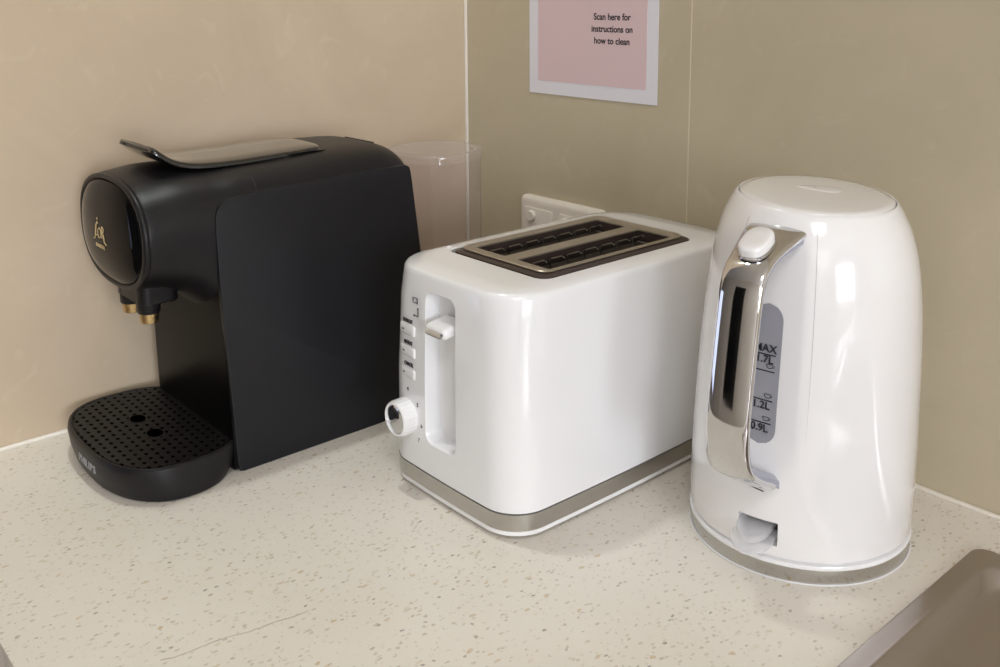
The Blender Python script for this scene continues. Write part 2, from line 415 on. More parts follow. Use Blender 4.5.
o = rel(link_mesh('carcass', bm, M_cab), cab)
cut_b = bmesh.new(); box(cut_b, SX0+.002, SX1-.002, SY0+.002, SY1-.002, -.25, .05); cut(o, cut_b)
for i in range(4):
    bm = bmesh.new(); box(bm, .006+i*.6, .597+i*.6, -.600, -.5805, -.79, -.04)
    d = rel(link_mesh('door', bm, M_cab, bevel=(.002, 2)), cab)
    bm = bmesh.new(); tube(bm, [(.35+i*.6, -.6, -.075), (.35+i*.6, -.615, -.075), (.47+i*.6, -.615, -.075), (.47+i*.6, -.6, -.075)], .004)
    h = link_mesh('handle', bm, M_steel); h.parent = d
    
sink = thing('kitchen_sink', 'stainless steel drop-in sink corner with raised rim at the right edge of the counter', 'sink', (1.0, -.3, 0))
bm = bmesh.new()
def ring(ins, r, z): return [(x, y, z) for x, y in rrect(SX0+ins, SX1-ins, SY0+ins, SY1-ins, r, 10)]
loft(bm, [ring(*a) for a in ((.0050, .007, .0006), (.0010, .0095, .0006), (.0, .011, .0012), (.0006, .011, .0026), (.002, .010, .0032), (.011, .012, .0029), (.0135, .0135, .0036), (.0155, .0145, .0038), (.0175, .016, .0022), (.0215, .020, -.0062), (.0235, .0225, -.0082), (.028, .026, -.0098), (.040, .034, -.0108))], False, False)
rel(link_mesh('rim', bm, M_sink, smooth=50), sink)
bm = bmesh.new()
inner = [(x, y) for x, y in rrect(SX0+.040, SX1-.040, SY0+.040, SY1-.040, .034, 10)]
bc = (.7975, -.2455)
hole = superell(bc[0], bc[1], .105, .105, 2.0, 48)
hole2 = rrect(.93, SX1-.06, SY0+.07, SY1-.07, .06, 8)
loops = [inner, list(reversed(hole)), list(reversed(hole2))]
flat = [p for l in loops for p in l]
vs = [bm.verts.new((x, y, -.0108)) for x, y in flat]
for t in tessellate_polygon([[Vector((x, y, 0)) for x, y in l] for l in loops]): bm.faces.new([vs[i] for i in t])
rel(link_mesh('drainer_deck', bm, M_sink, smooth=50), sink)
bm = bmesh.new()
prof = [(.1052, -.0108), (.1035, -.0092), (.1005, -.0092), (.0985, -.012), (.096, -.02), (.090, -.09), (.08, -.115), (.06, -.125), (.02, -.128)]
lathe(bm, prof, bc[0], bc[1], 64, False, True)
rel(link_mesh('small_bowl', bm, M_sink, smooth=50), sink)
bm = bmesh.new()
loft(bm, [[(x, y, z) for x, y in rrect(.93+i, SX1-.06-i, SY0+.07+i, SY1-.07-i, .06, 8)] for i, z in ((-.0003, -.0108), (.002, -.012), (.006, -.02), (.012, -.14), (.03, -.165), (.05, -.17))], False, True)
rel(link_mesh('main_bowl', bm, M_sink, smooth=50), sink)

# ------------------------------------------------------------------ notice on the wall
nt_ = thing('wall_notice', 'white paper notice with pink panel taped on the tiled wall above the power outlet', 'notice', (.207, -.001, .40))
bm = bmesh.new(); box(bm, .1145, .3004, -.0012, -.0006, .2950, .560); rel(link_mesh('paper', bm, M_paper), nt_)
bm = bmesh.new(); box(bm, .1292, .2863, -.0016, -.00125, .3096, .546); rel(link_mesh('pink_panel', bm, M_pink), nt_)
for z, s in ((.3815, 'Scan here for'), (.3690, 'instructions on'), (.3567, 'how to clean')):
    rel(text('lettering', s, .0098, M_ink, None, (.2392, -.0018, z), (1, 0, 0), (0, 0, 1), .0001, off=.00016, sx=.96), nt_)

# ------------------------------------------------------------------ power outlet
po = thing('power_outlet', 'cream double power outlet on the tiled wall behind the toaster', 'outlet', (.172, 0, .142))
bm = bmesh.new()
loft(bm, [[(x, y, z) for x, z in rrect(.1068+i, .2340-i, .1030+i, .1768-i, .006, 6)] for i, y in ((0, -.0002), (0, -.006), (.0012, -.0088), (.004, -.0102), (.0075, -.0105))], True, True)
rel(link_mesh('cover_plate', bm, M_outlet, smooth=50), po)
for x0 in (.116, .171):
    bm = bmesh.new()
    loft(bm, [[(x, y, z) for x, z in rrect(x0+i, x0+.046-i, .1115+i, .1645-i, .003, 4)] for i, y in ((0, -.0101), (0, -.0116), (.0008, -.0120))], True, True)
    f = rel(link_mesh('socket_panel', bm, M_outlet, smooth=50), po)
    bm = bmesh.new()
    for dx, a in ((-.006, 35), (.006, -35), (0, 0)):
        cx, cz = x0+.030+dx, .134+(0 if a else -.012)
        c, s = math.cos(math.radians(a)), math.sin(math.radians(a))
        q = [(cx+u*c-w*s, cz+u*s+w*c) for u, w in ((-.0008, -.004), (.0008, -.004), (.0008, .004), (-.0008, .004))]
        loft(bm, [[(x, y, z) for x, z in q] for y in (-.0119, -.0122)], True, True)
    g = rel(link_mesh('pin_slot', bm, M_dark), po)
bm = bmesh.new()
for x0 in (.1300, .1850):
    bm = bmesh.new()
    loft(bm, [[(x0+r*math.cos(2*PI*k/32), y,   .1555+r*math.sin(2*PI*k/32)) for k in range(32)] for r, y in ((.0062, -.0118), (.0062, -.0150), (.0052, -.0160), (.003, -.0158))], True, True)
    rel(link_mesh('rocker_switch', bm, M_outlet, smooth=50), po)

# ------------------------------------------------------------------ toaster
TC = (.3485, -.1690)
toa = thing('toaster', 'white two-slice toaster with steel base band between coffee machine and kettle', 'toaster', (TC[0], TC[1], 0))
def tring(a, l, r, z, n=10, bulge=.0):
    pts = rrect(-a, a, -l, l, r, n)
    out = []
    for x, y in pts: out.append((TC[0]+x*(1+bulge*(1-min(1, abs(y)/l)**2)), TC[1]+y*(1+.5*bulge*(1-min(1, abs(x)/a)**2)), z))
    return out
def rr_dense(a, l, r, z, bulge):
    # rounded rectangle with extra points along the straight sides, so that the sides can bow
    base = rrect(-a, a, -l, l, r, 10); out = []
    for i, (x, y) in enumerate(base):
        x2, y2 = base[(i+1) % len(base)]
        d = math.hypot(x2-x, y2-y); k = 10 if d > .03 else 1
        for j in range(k):
            t = j/k; out.append((x+(x2-x)*t, y+(y2-y)*t))
    return [(TC[0]+x+math.copysign(bulge*(1-(y/l)**2), x)*min(1, abs(x)/a*1.)**2, TC[1]+y+math.copysign(bulge*.6*(1-(x/a)**2), y)*(abs(y)/l)**2, z) for x, y in out]
bm = bmesh.new()
rows = [(.0790, .1400, .027, .0215, .003), (.0812, .1428, .029, .0225, .003), (.0812, .1428, .029, .026, .003), (.0808, .1424, .030, .10, .003), (.0796, .1410, .034, .165, .0025),
        (.0788, .1402, .038, .1850, .002), (.0783, .1397, .038, .1876, .002), (.0772, .1386, .038, .1894, .002), (.0756, .1370, .038, .1903, .002), (.0690, .1180, .026, .1914, .001), (.0620, .0945, .012, .1922, 0),
        (.0604, .0926, .011, .1922, 0), (.0598, .0920, .011, .1915, 0), (.0597, .0919, .011, .1860, 0), (.055, .088, .007, .1855, 0)]
loft(bm, [rr_dense(*r) for r in rows], True, True)
tb = link_mesh('body', bm, M_whitet, smooth=40)
# front recess for the lever, and the well of the slots
c1 = bmesh.new()
SLX = .3450
loft(c1, [[(x, y, z) for x, z in rrect(SLX-.0195+i, SLX+.0195-i, .049+i, .1765-i, .009, 8)] for i, y in ((-.002, -.33), (-.0014, -.3148), (.0, -.3128), (.0006, -.3110), (.0022, -.2985), (.0045, -.2968))], True, True)
cut(tb, c1)
c2 = bmesh.new(); box(c2, TC[0]-.055, TC[0]+.055, TC[1]-.085, TC[1]+.085, .06, .1900); cut(tb, c2)
rel(tb, toa)
# satin metal slot plate
slots = [(.3070, .3430), (.3590, .3955)]
SY = (-.2425, -.0945)
PY = TC[1]+.0030
bm = bmesh.new()
holed(bm, rrect(TC[0]-.0495, TC[0]+.0507, PY-.0850, PY+.0833, .008, 8), [rrect(a, b, SY[0], SY[1], .002, 3) for a, b in slots], .1937, .1947)
pl = rel(link_mesh('slot_plate', bm, M_plate), toa)
bm = bmesh.new()     # rolled bright edge of the plate
def rp(ins, z): return [(x, y, z) for x, y in rrect(TC[0]-.0520+ins, TC[0]+.0532-ins, PY-.0875+ins, PY+.0858-ins, .010, 8)]
loft(bm, [rp(.0035, .1947), rp(.0022, .1958), rp(.0008, .1957), rp(0, .1946), rp(.0010, .1936), rp(.0030, .1936)], False, False)
rel(link_mesh('rolled_edge', bm, M_plate, smooth=50), toa)
bm = bmesh.new()
loft(bm, [rp(-.0052, .1860), rp(-.0048, .1920), rp(-.0006, .1936), rp(.004, .1938)], True, True)
sk = link_mesh('plate_skirt', bm, M_skirt, smooth=40)
for a, b in slots:
    c3 = bmesh.new(); box(c3, a-.0004, b+.0004, SY[0]-.0004, SY[1]+.0004, .15, .25); cut(sk, c3)
rel(sk, toa)
for a, b in slots:
    bm = bmesh.new()     # dark slot liner, open at the top
    loft(bm, [[(x, y, z) for x, y in rrect(a-.0005, b+.0005, SY[0]-.0005, SY[1]+.0005, .002, 3)] for z in (.1948, .088)], False, True)
    o = rel(link_mesh('slot_liner', bm, M_dark), toa)
    bm = bmesh.new()     # wire guides: two grills with staple-shaped wires
    for side, x in ((1, a+.0045), (-1, b-.0045)):
        for k in range(7):
            y = SY[0]+.012+k*.0205
            tube(bm, [(x, y, .1900), (x, y, .1)], .0005, 6)
            tube(bm, [(x-side*.002, y, .1885), (x, y+.001, .1902), (x, y+.013, .1902), (x+side*.0030, y+.0140, .1888)], .0006, 6)
        for z in (.176, .15, .12):
            tube(bm, [(x+side*.0005, SY[0]+.004, z), (x+side*.0005, SY[1]-.004, z)], .0006, 6)
    rel(link_mesh('wire_guide', bm, M_wire), toa)
    bm = bmesh.new()
    for x in (a+.0012, b-.0012): box(bm, x-.0003, x+.0003, SY[0]+.003, SY[1]-.003, .1, .184)
    rel(link_mesh('heating_card', bm, M_heater), toa)
    bm = bmesh.new()
    box(bm, a+.006, b-.006, SY[1]-.010, SY[1]-.006, .14, .187); box(bm, (a+b)/2-.004, (a+b)/2+.004, SY[1]-.018, SY[1]-.006, .150, .182)
    rel(link_mesh('end_bracket', bm, M_wire, bevel=(.0008, 2)), toa)
    bm = bmesh.new(); box(bm, a+.008, b-.008, SY[0]+.004, SY[1]-.012, .150, .1515)
    rel(link_mesh('bread_rest', bm, M_wire), toa)
# base: steel band and white foot rim
bm = bmesh.new()
loft(bm, [rr_dense(.0815-i, .1430-i, .029, z, .003) for i, z in ((.003, .0082), (0, .0082), (0, .0212), (.003, .0218))], True, True)
rel(link_mesh('base_band', bm, M_steel, smooth=40), toa)
bm = bmesh.new()
loft(bm, [rr_dense(.0812-i, .1427-i, .029, z, .003) for i, z in ((.008, .0026), (.003, .0028), (0, .0046), (0, .0083))], True, True)
rel(link_mesh('base_rim', bm, M_white, smooth=40), toa)
for sx in (-1, 1):
    for sy in (-1, 1):
        bm = bmesh.new(); lathe(bm, [(.008, 0), (.009, .001), (.009, .004)], TC[0]+sx*.055, TC[1]+sy*.11, 24, True, True)
        rel(link_mesh('rubber_foot', bm, M_white2), toa)
# lever
bm = bmesh.new()
def lr(y, ins, dz=0): return [(x, y, z+dz) for x, z in rrect(SLX-.0112+ins, SLX+.0148-ins, .1442+ins, .1530-ins, .0035, 6)]
loft(bm, [lr(-.299, 0, .003), lr(-.310, 0, .001), lr(-.3165, 0), lr(-.3185, .0008), lr(-.3192, .002)], True, True)
lv = rel(link_mesh('lever', bm, M_white, smooth=50), toa)
bm = bmesh.new()
loft(bm, [[(x, y, z) for x, z in rrect(SLX-.0092, SLX+.0112, .1450, .1502, .0022, 5)] for y in (-.3190, -.3198)], True, True)
g = link_mesh('lever_insert', bm, M_chrome); g.parent = lv
# knob
KX, KZ = .3000, .0630
kn = None
bm = bmesh.new()
Nk = 96
def kr(r, y, rib=0.): return [(KX+(r+rib*(.5+.5*math.cos(24*2*PI*k/Nk)))*math.cos(2*PI*k/Nk), y, KZ+(r+rib*(.5+.5*math.cos(24*2*PI*k/Nk)))*math.sin(2*PI*k/Nk)) for k in range(Nk)]
loft(bm, [kr(.0148, -.3050), kr(.0148, -.3140, .0006), kr(.0145, -.3235, .0006), kr(.0142, -.3255), kr(.0130, -.3262), kr(.0122, -.3258), kr(.0120, -.3244)], True, True)
kn = rel(link_mesh('browning_knob', bm, M_white, smooth=30), toa)
bm = bmesh.new()
loft(bm, [[(KX+r*math.cos(2*PI*k/48), y, KZ+r*math.sin(2*PI*k/48)) for k in range(48)] for r, y in ((.0120, -.3242), (.0120, -.3250), (.0112, -.3254))], True, True)
g = link_mesh('knob_cap', bm, M_chrome); g.parent = kn
bm = bmesh.new(); box(bm, KX-.0125, KX-.0095, -.3262, -.3252, KZ-.0060, KZ-.0045)
g = link_mesh('pointer', bm, M_white); g.parent = kn
def front_y(x):       # front face of the body at (x, z ~ .1)
    u = abs(x-TC[0]); a, r = .0808, .030
    y = .1424+.0018*(1-(u/a)**2)
    if u > a-r: y = .1424-r+math.sqrt(max(0, r*r-(u-(a-r))**2))
    return TC[1]-y
for dx, dz, s in ((.0015, .0235, '4'), (.0150, .0135, '5'), (.0200, -.0030, '6'), (.0160, -.0165, '7')):
    rel(text('numeral', s, .0050, M_ink, None, (KX+dx, front_y(KX+dx)-.0003, KZ+dz), (1, 0, 0), (0, 0, 1), .0002), toa)
# buttons with their words
for zc, w in ((.1375, 'DEFROST'), (.1190, 'REHEAT'), (.1005, 'CANCEL')):
    bm = bmesh.new(); rows = []
    for ins, dy in ((-.0004, .002), (-.0004, .0), (.0000, -.0005), (.0008, -.0009), (.0018, -.0011)):
        rows.append([(x, front_y(x)+dy, z) for x, z in rrect(.2905+ins, .3120-ins, zc-.0042+ins, zc+.0042-ins, .0022, 5)])
    loft(bm, rows, True, True)
    b_ = rel(link_mesh('push_button', bm, M_white, smooth=50), toa)
    rel(text('button_word', w, .0046, M_ink, None, (.3040, front_y(.3040)-.0004, zc+.0080), (1, (front_y(.309)-front_y(.299))/.01, 0), (0, 0, 1), .0003, sx=.70), toa)
    g = text('button_mark', '~', .0065, M_ink, None, (.2965, front_y(.2965)-.0014, zc), (1, (front_y(.298)-front_y(.291))/.007, 0), (0, 0, 1), .0002, off=.0001); g.parent = b_
bm = bmesh.new()      # small printed bread and arrow symbol
lw = .00045
for x0, x1, z0, z1 in ((.3115, .3175, .1670, .1670+lw), (.3115, .3115+lw, .1640, .1672), (.3170, .3170+lw, .1625, .1672), (.3118, .3172, .1630, .1630+lw), (.3178, .3178+lw, .1525, .1590), (.3125, .3180, .1522, .1522+lw), (.3168, .3186, .1588, .1592), (.3120, .3130, .1515, .1530)):
    yy = front_y((x0+x1)/2); box(bm, x0, x1, yy-.0004, yy+.0003, z0, z1)
rel(link_mesh('printed_symbol', bm, M_ink), toa)

# ------------------------------------------------------------------ kettle
KC = Vector((.5493, -.1243, 0)); AZ = math.radians(-81)
ke = Vector((math.cos(AZ), math.sin(AZ), 0)); kt = Vector((-math.sin(AZ), math.cos(AZ), 0))
ket = thing('electric_kettle', 'white electric kettle with chrome handle standing between toaster and sink', 'kettle', (KC.x, KC.y, 0))
RT = [(.020, .0806), (.024, .0812), (.05, .0815), (.085, .0812), (.11, .0804), (.145, .0792), (.18, .0770), (.2085, .0740), (.225, .0712), (.24, .0672), (.250, .0630), (.257, .0590), (.2605, .0565)]
def krad(az, z):
    # smooth table plus a shallow flat on the handle side
    r = (interp(RT, z-.004)+interp(RT, z)+interp(RT, z+.004))/3 if .024 < z < .255 else interp(RT, z)
    d = (az-AZ+PI) % (2*PI)-PI
    w = max(0, min(1, (z-.05)/.06))*max(0, min(1, (.262-z)/.03)); w = w*w*(3-2*w)
    if abs(d) < 1.2:
        lim = .945*r/max(.2, math.cos(d))
        if lim < r: r = r+(lim-r)*w
    return r
def ktilt(x, y, z):
    # the shoulder and lid slope a little towards the handle
    s = max(0, min(1, (z-.19)/.07)); s = s*s*(3-2*s)
    return z-s*(.069*x-.023*y)
def kshift(z): return interp([(.04, 0), (.11, .0012), (.145, .0020), (.18, .0027), (.21, .0030), (.27, .0030)], z)
def kpt(az, z, off=0.):
    r = krad(az, z)+off; x, y = r*math.cos(az), r*math.sin(az)
    g = kshift(z); return (KC.x+x+.66*g, KC.y+y+.75*g, ktilt(x, y, z))
Naz = 200
bm = bmesh.new(); rings = []
zs = [.0176, .0182, .0198]+[.024+.006*i for i in range(39)]+[.2545, .257, .259, .2605]
for z in zs:
    off = -.0015 if z < .0178 else 0
    rings.append([kpt(AZ+2*PI*i/Naz, z, off) for i in range(Naz)])
def kdisc(r, z): return [(KC.x+.0020+r*math.cos(AZ+2*PI*i/Naz), KC.y+.0023+r*math.sin(AZ+2*PI*i/Naz), ktilt(r*math.cos(AZ+2*PI*i/Naz), r*math.sin(AZ+2*PI*i/Naz), z)) for i in range(Naz)]
rings += [kdisc(.0555, .2610), kdisc(.0552, .2606), kdisc(.0550, .2570), kdisc(.02, .2565)]
loft(bm, rings, True, True)
kb = link_mesh('body', bm, M_whitek, smooth=40)
TAZ = math.radians(-78.2)
te = Vector((math.cos(TAZ), math.sin(TAZ), 0)); tt = Vector((-math.sin(TAZ), math.cos(TAZ), 0))
def loc(e, t, r, s, z): return tuple(KC+e*r+t*s+Vector((0, 0, z)))
cb = bmesh.new()
loft(cb, [[loc(te, tt, r, s, z) for s, z in rrect(-.0145, .0145, .0255, .0430, .0008, 3)] for r in (.062, .10)], True, True)
cut(kb, cb, 40)
rel(kb, ket)
bm = bmesh.new(); rings = [kdisc(r, z) for r, z in ((.0543, .2572), (.0543, .2606), (.0535, .2616), (.048, .2622), (.035, .2627), (.02, .2629), (.006, .2630))]
loft(bm, rings, True, True)
ld = rel(link_mesh('lid', bm, M_whitek, smooth=50), ket)
bm = bmesh.new()      # finger dip in the lid
for_r = []
ux, uy = Vector((.88, .47, 0)), Vector((-.47, .88, 0))
def dip(a, b, z):
    out = []
    for i in range(48):
        t = 2*PI*i/48; p = ux*(a*math.cos(t))+uy*(b*math.sin(t)+.002*math.sin(2*t)); out.append((KC.x+p.x-.002, KC.y+p.y+.012, ktilt(p.x-.004, p.y+.010, z)))
    return out
loft(bm, [dip(.0170, .0090, .2624), dip(.0160, .0080, .2631), dip(.0140, .0066, .2634), dip(.009, .0040, .2636), dip(.003, .0013, .2636)], False, True)
g = link_mesh('finger_dip', bm, M_whitek, smooth=60); g.parent = ld
# handle-side housing seams
for sgn in (-1, 1):
    bm = bmesh.new(); a0 = AZ+sgn*math.radians(23.5); q = []
    for i in range(30):
        z = .105+i*(.252-.105)/29; q.append(kpt(a0, z, .00005))
    tube(bm, q, [.00004+.00013*min(1, i/14) for i in range(30)], 6)
    rel(link_mesh('housing_seam', bm, M_seam), ket)
# base ring
bm = bmesh.new(); lathe(bm, [(.0790, .0000), (.0812, .0003), (.0817, .0011), (.0806, .0016)], KC.x, KC.y, 128, True, True); rel(link_mesh('power_base', bm, M_white, smooth=50), ket)
bm = bmesh.new(); lathe(bm, [(.079, .0014), (.0806, .0014), (.0810, .0020), (.0808, .0120), (.079, .0122)], KC.x, KC.y, 128, True, True); rel(link_mesh('chrome_ring', bm, M_steel, smooth=50), ket)
bm = bmesh.new(); lathe(bm, [(.079, .0120), (.0813, .0122), (.0818, .0136), (.0810, .0152), (.0780, .0158), (.0780, .0182)], KC.x, KC.y, 128, True, True); rel(link_mesh('collar', bm, M_white, smooth=50), ket)
# water gauge
bm = bmesh.new(); gz0, gz1, gw = .0965, .1965, math.radians(8.6)
nu, nv = 16, 60
def gp(u, v, off):
    # u,v in -1..1: a stadium with its ends rounded
    z = (gz0+gz1)/2+v*(gz1-gz0)/2; h = (gz1-gz0)/2; e = gw*.0775
    k = max(0, (abs(v)*h-(h-e)))/e; ww = gw*math.sqrt(max(0.0004, 1-k*k))
    return kpt(TAZ-math.radians(3.2)+u*ww, z, off)
for off in (.0004,):
    G = [[bm.verts.new(gp(-1+2*i/nu, -1+2*j/nv, off)) for i in range(nu+1)] for j in range(nv+1)]
    for j in range(nv):
        for i in range(nu): bm.faces.new((G[j][i], G[j][i+1], G[j+1][i+1], G[j+1][i]))
ga = rel(link_mesh('water_gauge', bm, M_gauge, smooth=60), ket)
gaz = TAZ-math.radians(3.2)
def gtext(s, z, size, name='gauge_lettering', sx=1.):
    p = Vector(kpt(gaz, z, .0010)); t = Vector((-math.sin(gaz), math.cos(gaz), 0))
    dz = Vector(kpt(gaz, z+.005, 0))-Vector(kpt(gaz, z-.005, 0))
    g = text(name, s, size, M_ink, None, p, t, dz, .0003, off=.00005, sx=sx); g.parent = ga; return g
def gline(z, w=.011):
    bm = bmesh.new(); n = 8; dz = .00045
    A = [[kpt(gaz-.105+(.21*i/n), z+s*dz, o) for o in (.0007,)][0] for s in (-1, 1) for i in range(n+1)]
    v = [bm.verts.new(p) for p in A]
    for i in range(n): bm.faces.new((v[i], v[i+1], v[n+1+i+1], v[n+1+i]))
    g = link_mesh('gauge_line', bm, M_ink); g.parent = ga
def gcup(z, da=.055):
    bm = bmesh.new()
    p0 = Vector(kpt(gaz+da, z, .0009)); t = Vector((-math.sin(gaz+da), math.cos(gaz+da), 0)); up = Vector((0, 0, 1))
    pts = [(-.0022, .0014), (-.0019, -.0004), (-.0010, -.0013), (.0010, -.0013), (.0019, -.0004), (.0022, .0014), (-.0022, .0014)]
    tube(bm, [tuple(p0+t*a+up*b) for a, b in pts], .00022, 5)
    tube(bm, [tuple(p0+t*a+up*b) for a, b in ((.0021, .0010), (.0034, .0008), (.0032, -.0003), (.0018, -.0006))], .0002, 5)
    g = link_mesh('cup_symbol', bm, M_ink); g.parent = ga
gtext('MAX', .1650, .0078); gline(.1608); gtext('1.7L', .1572, .0076); gcup(.1528); gline(.1492)
gcup(.1316); gline(.1283); gtext('1.2L', .1244, .0076)
gcup(.1152); gline(.1119); gtext('0.9L', .1080, .0076)
# handle: chrome shell over a grey core, swept along (radius, height) stations
ST = catmull([(.0600, .2478, .0210, 0), (.0700, .2455, .0198, 0), (.083, .2415, .0174, 0), (.096, .2360, .0155, 0), (.107, .2285, .0150, 0), (.1135, .2160, .0150, 0), (.1175, .1960, .0150, 0), (.1215, .1700, .0150, 0), (.1250, .1450, .0150, 0), (.1268, .1260, .0150, 0),
              (.1255, .1060, .0150, 0), (.1185, .0915, .0152, 0), (.1040, .0805, .0160, 0), (.0890, .0720, .0175, 0), (.0790, .0640, .0190, 0)], 5)
def hframe(i):
    a = ST[max(0, i-1)]; b = ST[min(len(ST)-1, i+1)]
    dr, dz = b[0]-a[0], b[1]-a[1]; l = math.hypot(dr, dz)
    return (-dz/l, dr/l)                        # inward-pointing normal is minus this
def hsweep(bm, sec, i0=0, i1=None):
    rings = []
    for i in range(i0, i1 or len(ST)):
        r, z, w, _ = ST[i]; nr, nz = hframe(i)
        if nr < 0 and i > 3: pass
        rings.append([loc(ke, kt, r+nr*d, s*w, z+nz*d) for s, d in sec(i)])
    loft(bm, rings, True, True)
def sec_shell(i):
    # outward normal offset d; s is the fraction of the half width
    return [(-1.0, -.0040), (-1.02, -.0026), (-1.0, -.0012), (-.94, -.0003), (-.85, .0003), (-.6, .0011), (-.3, .0016), (0, .0018), (.3, .0016), (.6, .0011), (.85, .0003), (.94, -.0003), (1.0, -.0012), (1.02, -.0026), (1.0, -.0040)]
# choose outward sign
_n = hframe(len(ST)//2); SG = 1 if _n[0] > 0 else -1
_h = hframe
def hframe(i): n = _h(i); return (n[0]*SG, n[1]*SG)
hd = None
bm = bmesh.new(); hsweep(bm, sec_shell, 0, len(ST)-4); hd = rel(link_mesh('handle', bm, M_chrome, smooth=50), ket)
bm = bmesh.new()
def sec_core(i):
    e = min(i, len(ST)-1-i)/10.; th = -.0092-.002*max(0, 1-e)
    return [(-.96, -.0036), (.96, -.0036), (.96, th+.003), (.8, th), (-.8, th), (-.96, th+.003)]
hsweep(bm, sec_core); g = link_mesh('handle_grip', bm, M_lav, smooth=40); g.parent = hd
# lid release button
bm = bmesh.new(); bi = 13
br, bz = .0895, .2395; nr, nz = .36, .933; tr_, tz = .933, -.36
def bring(a, b, h): return [loc(ke, kt, br+tr_*x+nr*h, y, bz+tz*x+nz*h) for x, y in superell(0, 0, a, b, 2.6, 40)]
loft(bm, [bring(.0148, .0102, -.004), bring(.0148, .0102, .0062), bring(.0142, .0096, .0076), bring(.0125, .0080, .0084), bring(.006, .004, .0082)], True, True)
g = link_mesh('lid_button', bm, M_white, smooth=50); g.parent = hd
bm = bmesh.new()
loft(bm, [bring(.0160, .0114, .0005), bring(.0160, .0114, .0022), bring(.0152, .0106, .0024), bring(.0150, .0104, .0010)], True, True)
g = link_mesh('button_bezel', bm, M_chrome, smooth=50); g.parent = hd
# spout opposite the handle
bm = bmesh.new()
sp = [[loc(ke, kt, -(krad(AZ+PI, z)-.004)-d*math.cos(a), w*math.sin(a), z) for a in [PI*k/16-PI/2 for k in range(17)]] for z, w, d in ((.205, .004, .003), (.220, .014, .010), (.235, .020, .016), (.247, .022, .019), (.2535, .021, .0185))]
loft(bm, sp, True, True); rel(link_mesh('spout', bm, M_whitek, smooth=50), ket)
# power switch: clear tab in the lower cut-out
bm = bmesh.new()
def tab(r0, r1, w, z0, z1, drop):
    rings = []
    for k in range(9):
        t = k/8; r = r0+(r1-r0)*t; ww = w*math.sqrt(max(.03, 1-max(0, (t-.45)/.56)**2)); dz = -drop*t*t
        rings.append([loc(te, tt, r, s, z+dz) for s, z in ((-ww, z0), (ww, z0), (ww, z1), (ww*.85, z1+.0008), (-ww*.85, z1+.0008), (-ww, z1))])
    loft(bm, rings, True, True)
_te, _tt = te, tt
te = Vector((math.cos(TAZ-.035), math.sin(TAZ-.035), 0)); tt = Vector((-te.y, te.x, 0))
tab(.068, .0930, .0120, .0350, .0385, .006)
tab(.068, .0965, .0150, .0290, .0305, .007)
te, tt = _te, _tt
rel(link_mesh('power_switch', bm, M_cleartab, smooth=40), ket)
bm = bmesh.new()
loft(bm, [[loc(te, tt, r, s, z) for s, z in rrect(-.0150, .0150, .0248, .0436, .001, 3)] for r in (.0600, .0622)], True, True)
rel(link_mesh('switch_recess', bm, M_dark), ket)
bm = bmesh.new()
a0 = AZ-math.radians(1)
q = [kpt(a0+math.radians(-3+9*i/8), .0655-.0002*i, .0003) for i in range(9)]
tube(bm, q, .0004, 6); rel(link_mesh('indicator_slit', bm, M_ink), ket)

# ------------------------------------------------------------------ capsule coffee machine
MX = .1035
cm = thing('coffee_machine', 'black capsule coffee machine with raised lid lever and drip tray against the left wall', 'coffee machine', (MX, -.33, 0))
Rc = lambda o: rel(o, cm)
bm = bmesh.new()
def sec(y, hw, zb, zt, zc, nt_=2.9, nb=2.9, N=96):
    out = []
    for i in range(N):
        t = 2*PI*i/N; c, s = math.cos(t), math.sin(t)
        if s >= 0: out.append((MX+hw*spow(c, 2/nt_), y, zc+(zt-zc)*spow(s, 2/nt_)))
        else: out.append((MX+hw*spow(c, 2/nb), y, zc+(zc-zb)*spow(s, 2/nb)))
    return out
st = [(-.4705, .0742, .1645, .2580, .2112, 2.4, 2.45), (-.4690, .0752, .1635, .2592, .2112, 2.4, 2.45), (-.455, .0760, .1620, .2610, .2112, 2.5, 2.5), (-.440, .0765, .1590, .2622, .2110, 2.7, 2.6), (-.425, .0768, .1500, .2620, .2100, 2.9, 2.6),
      (-.413, .0772, .1380, .2612, .2080, 3.1, 2.8), (-.405, .0775, .125, .2608, .206, 3.3, 3.2), (-.39, .0778, .11, .2612, .205, 3.6, 4), (-.35, .0780, .10, .2625, .205, 3.9, 6), (-.29, .0780, .10, .2656, .205, 4., 6), (-.245, .0775, .10, .2650, .205, 4, 6),
      (-.230, .0765, .10, .2635, .203, 3.8, 6), (-.219, .0745, .10, .2600, .201, 3.6, 6), (-.212, .0715, .10, .2540, .199, 3.4, 6), (-.208, .067, .105, .244, .196, 3.2, 5), (-.206, .058, .115, .230, .193, 3, 4)]
def smooth_st(st, k=3):
    return catmull(st, k)
loft(bm, [sec(*s) for s in smooth_st(st)], True, True)
Rc(link_mesh('housing', bm, M_black, smooth=45))
bm = bmesh.new()      # column down to the counter
def colr(z, yf, yb, hw, r=.003): return [(x, y, z) for x, y in rrect(MX-hw, MX+hw, yf, yb, r, 6)]
loft(bm, [colr(.0015, -.4110, -.1880, .0765), colr(.004, -.4120, -.1870, .0790), (colr(.10, -.4135, -.199, .0790)), colr(.15, -.4145, -.208, .0785), colr(.18, -.4100, -.212, .0760), colr(.205, -.4050, -.214, .0740)], True, True)
Rc(link_mesh('column', bm, M_glossblk, smooth=40))
# crease line over the top where the lid housing begins
bm = bmesh.new()
q = []
for i in range(26):
    t = PI*(.02+.96*i/25); c, s = math.cos(t), math.sin(t)
    q.append((MX+.0780*spow(c, 2/3.75), -.3790+.006*s, .205+.0563*spow(s, 2/3.75)+.00005))
tube(bm, q, .00030, 6); Rc(link_mesh('housing_seam', bm, M_dark))
